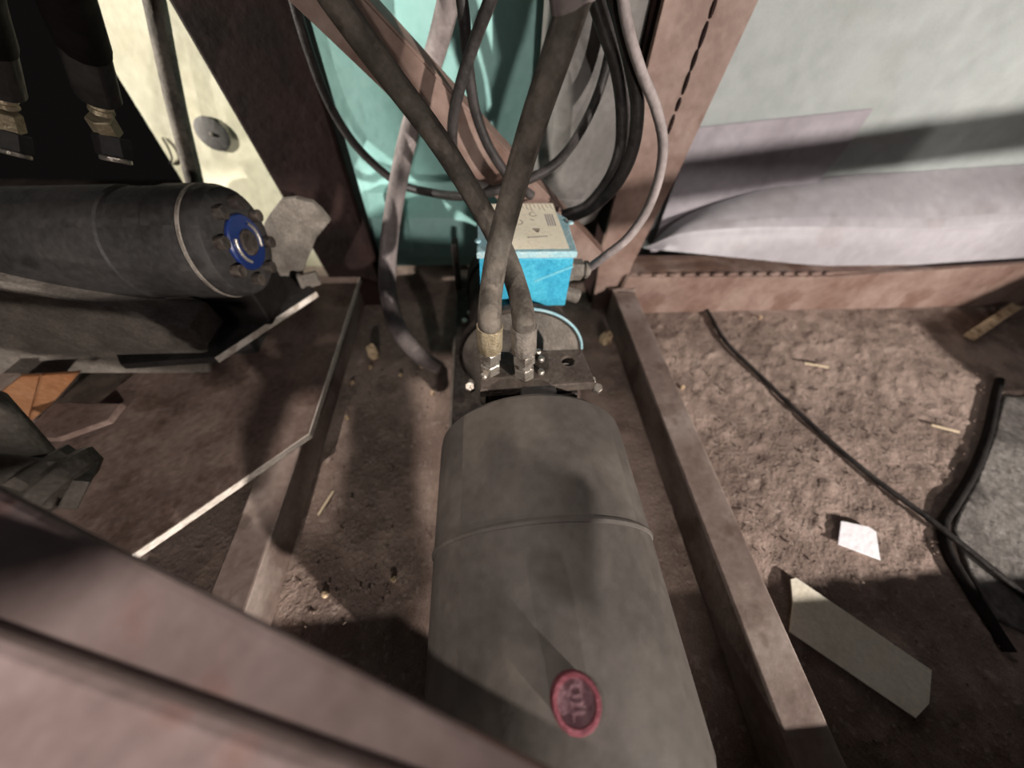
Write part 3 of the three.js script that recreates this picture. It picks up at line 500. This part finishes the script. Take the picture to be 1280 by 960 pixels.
// ------------------------------------------------------------------ things on the floor
single('floor_cable', tube([[0.551, 0.006, -0.6631], [0.5509, 0.006, -0.6241], [0.55, 0.006, -0.5417], [0.5753, 0.006, -0.4516], [0.6131, 0.006, -0.3336], [0.6571, 0.006, -0.2211], [0.7036, 0.013, -0.1245], [0.733, 0.012, -0.0672], [0.7636, 0.01, -0.0073], [0.7923, 0.006, 0.0564]], 0.0045, 140, 10), blackCable, 'thin black cable lying in a long diagonal over the dirt floor', 'cable');
single('floor_cable', tube([[1.1177, 0.003, -0.4103], [1.0786, 0.003, -0.3791], [0.9566, 0.003, -0.278], [0.8505, 0.003, -0.202], [0.772, 0.003, -0.1535], [0.7273, 0.003, -0.1248], [0.7004, 0.003, -0.0856], [0.6925, 0.003, -0.0508], [0.686, 0.003, -0.0081], [0.6799, 0.003, 0.0365]], 0.0072, 120, 12), rubber, 'thick black cable bent along the edge of the grey slab at right', 'cable');
single('concrete_slab', slabY([[1.0825, 0.005, -0.3669], [0.9678, 0.005, -0.2763], [0.8525, 0.005, -0.1936], [0.7711, 0.005, -0.1423], [0.7393, 0.005, -0.1186], [0.7102, 0.005, -0.0568], [0.698, 0.005, 0.0022], [0.8088, 0.005, 0.0814], [1.0421, 0.005, -0.0536], [1.3666, 0.005, -0.3444]], 0.005, 0.03, 0.003), concrete, 'grey concrete slab edge at the right side of the dirt floor', 'slab');
single('paper_scrap', slabY([[0.557, 0.008, -0.1391], [0.5964, 0.01, -0.1277], [0.6029, 0.01, -0.12], [0.5798, 0.008, -0.0803], [0.529, 0.008, -0.1059]], 0.0075, 0.0015, 0.0003), paper, 'small white paper scrap lying on the dirt floor', 'paper');
single('card_strip', (() => {
  const g = slabY([[0.4261, 0.01, -0.0637], [0.4355, 0.01, -0.0652], [0.5522, 0.01, 0.0469], [0.523, 0.01, 0.0768], [0.496, 0.01, 0.0877], [0.3898, 0.01, -0.0036], [0.4123, 0.01, -0.034]], 0.009, 0.0025, 0.0004); return g;
})(), cardMat, 'long cream cardboard strip lying on the dirt floor near the rail', 'cardboard');
single('wood_chunk', chunk(0.013, 0.024, 0.012, [0.2707, 0.0022, -0.56], 0.4, 9), wood, 'pale splintered wood chunk standing beside the end of the right rail', 'wood');
single('wood_chunk', chunk(0.010, 0.022, 0.009, [-0.2418, 0.018, -0.5281], 0.2, 12), wood, 'small wood chunk in the dark left of the hanging grey hose', 'wood');
single('wood_offcut', beamBetween([1.1541, 0.014, -0.5349], [1.3624, 0.018, -0.63], 0.022, 0.014), wood, 'splintered wood offcut poking out below the right end of the beam', 'wood');
for (const [a, b, l] of [
  [[-0.2711, 0.003, -0.1955], [-0.2562, 0.005, -0.2323], 'pale straw stick beside the left rail'],
  [[0.6995, 0.006, -0.4722], [0.7473, 0.006, -0.4587], 'pale straw on the dirt floor below the brown beam'],
  [[0.8599, 0.006, -0.3058], [0.903, 0.006, -0.2876], 'pale straw on the dirt floor beside the thick bent cable'],
  [[0.0951, 0.012, -0.0499], [0.1062, 0.012, -0.051], null]]) if (l) single('straw', beamBetween(a, b, 0.0035, 0.003), straw, l, 'straw');
for (const [p, l] of [
  [[-0.2458, 0.003, -0.4988], 'pale crumb at the far end of the left floor beside the small wood chunk'],
  [[-0.1805, 0.003, -0.4768], 'pale crumb below the lower end of the grey hose, left of it'],
  [[-0.14, 0.003, -0.4971], 'pale crumb touching the left of the grey hose end on the floor'],
  [[-0.1132, 0.003, -0.4266], 'pale crumb beside the base channel, below the grey hose end'],
  [[-0.2663, 0.003, -0.3751], 'pale crumb close to the left rail beside the corner of the cut plate'],
  [[-0.143, 0.003, -0.0993], 'pale crumb in the dark patch left of the front half of the tank'],
  [[-0.2339, 0.003, -0.0863], 'pale crumb near the near beam between left rail and tank'],
  [[-0.275, 0.003, -0.4595], 'pale crumb at the foot of the left rail near the hanging grey hose'],
  [[0.4003, 0.003, -0.4197], 'white crumb right beside the right frame rail'],
  [[0.678, 0.003, -0.6268], 'yellowish crumb on the dirt just under the brown beam']])
  single('crumb', chunk(0.0045, 0.004, 0.004, p, rnd() * 3, (rnd() * 99) | 0), wood, l, 'crumb', 'pale crumbs on the floor');
{
  const base = chunk(1, 0.7, 1, [0, 0, 0], 0, 21), n = 1600, im = new THREE.InstancedMesh(base, surface({ base: 0x7a685e, dust: 0x9a897d, stain: 0x5e4f47, s: 71, metres: 1 }), n), m = new THREE.Matrix4(), q = new THREE.Quaternion();
  for (let i = 0; i < n; i++) {
    const right = rnd() < 0.8, x = right ? 0.36 + rnd() * 0.75 : -0.28 + rnd() * 0.2, z = -0.62 + rnd() * 0.75, s = 0.0008 + 0.0018 * Math.pow(rnd(), 4);
    q.setFromEuler(new THREE.Euler(rnd() * 6, rnd() * 6, rnd() * 6)); m.compose(new THREE.Vector3(x, 0.0015, z), q, new THREE.Vector3(s, s, s)); im.setMatrixAt(i, m);
  }
  im.name = 'dirt_crumbs'; im.castShadow = im.receiveShadow = true; im.userData = { label: 'loose brown dirt crumbs scattered over the floor', category: 'dirt', kind: 'stuff' }; scene.add(im);
}
renderer.render(scene, camera);
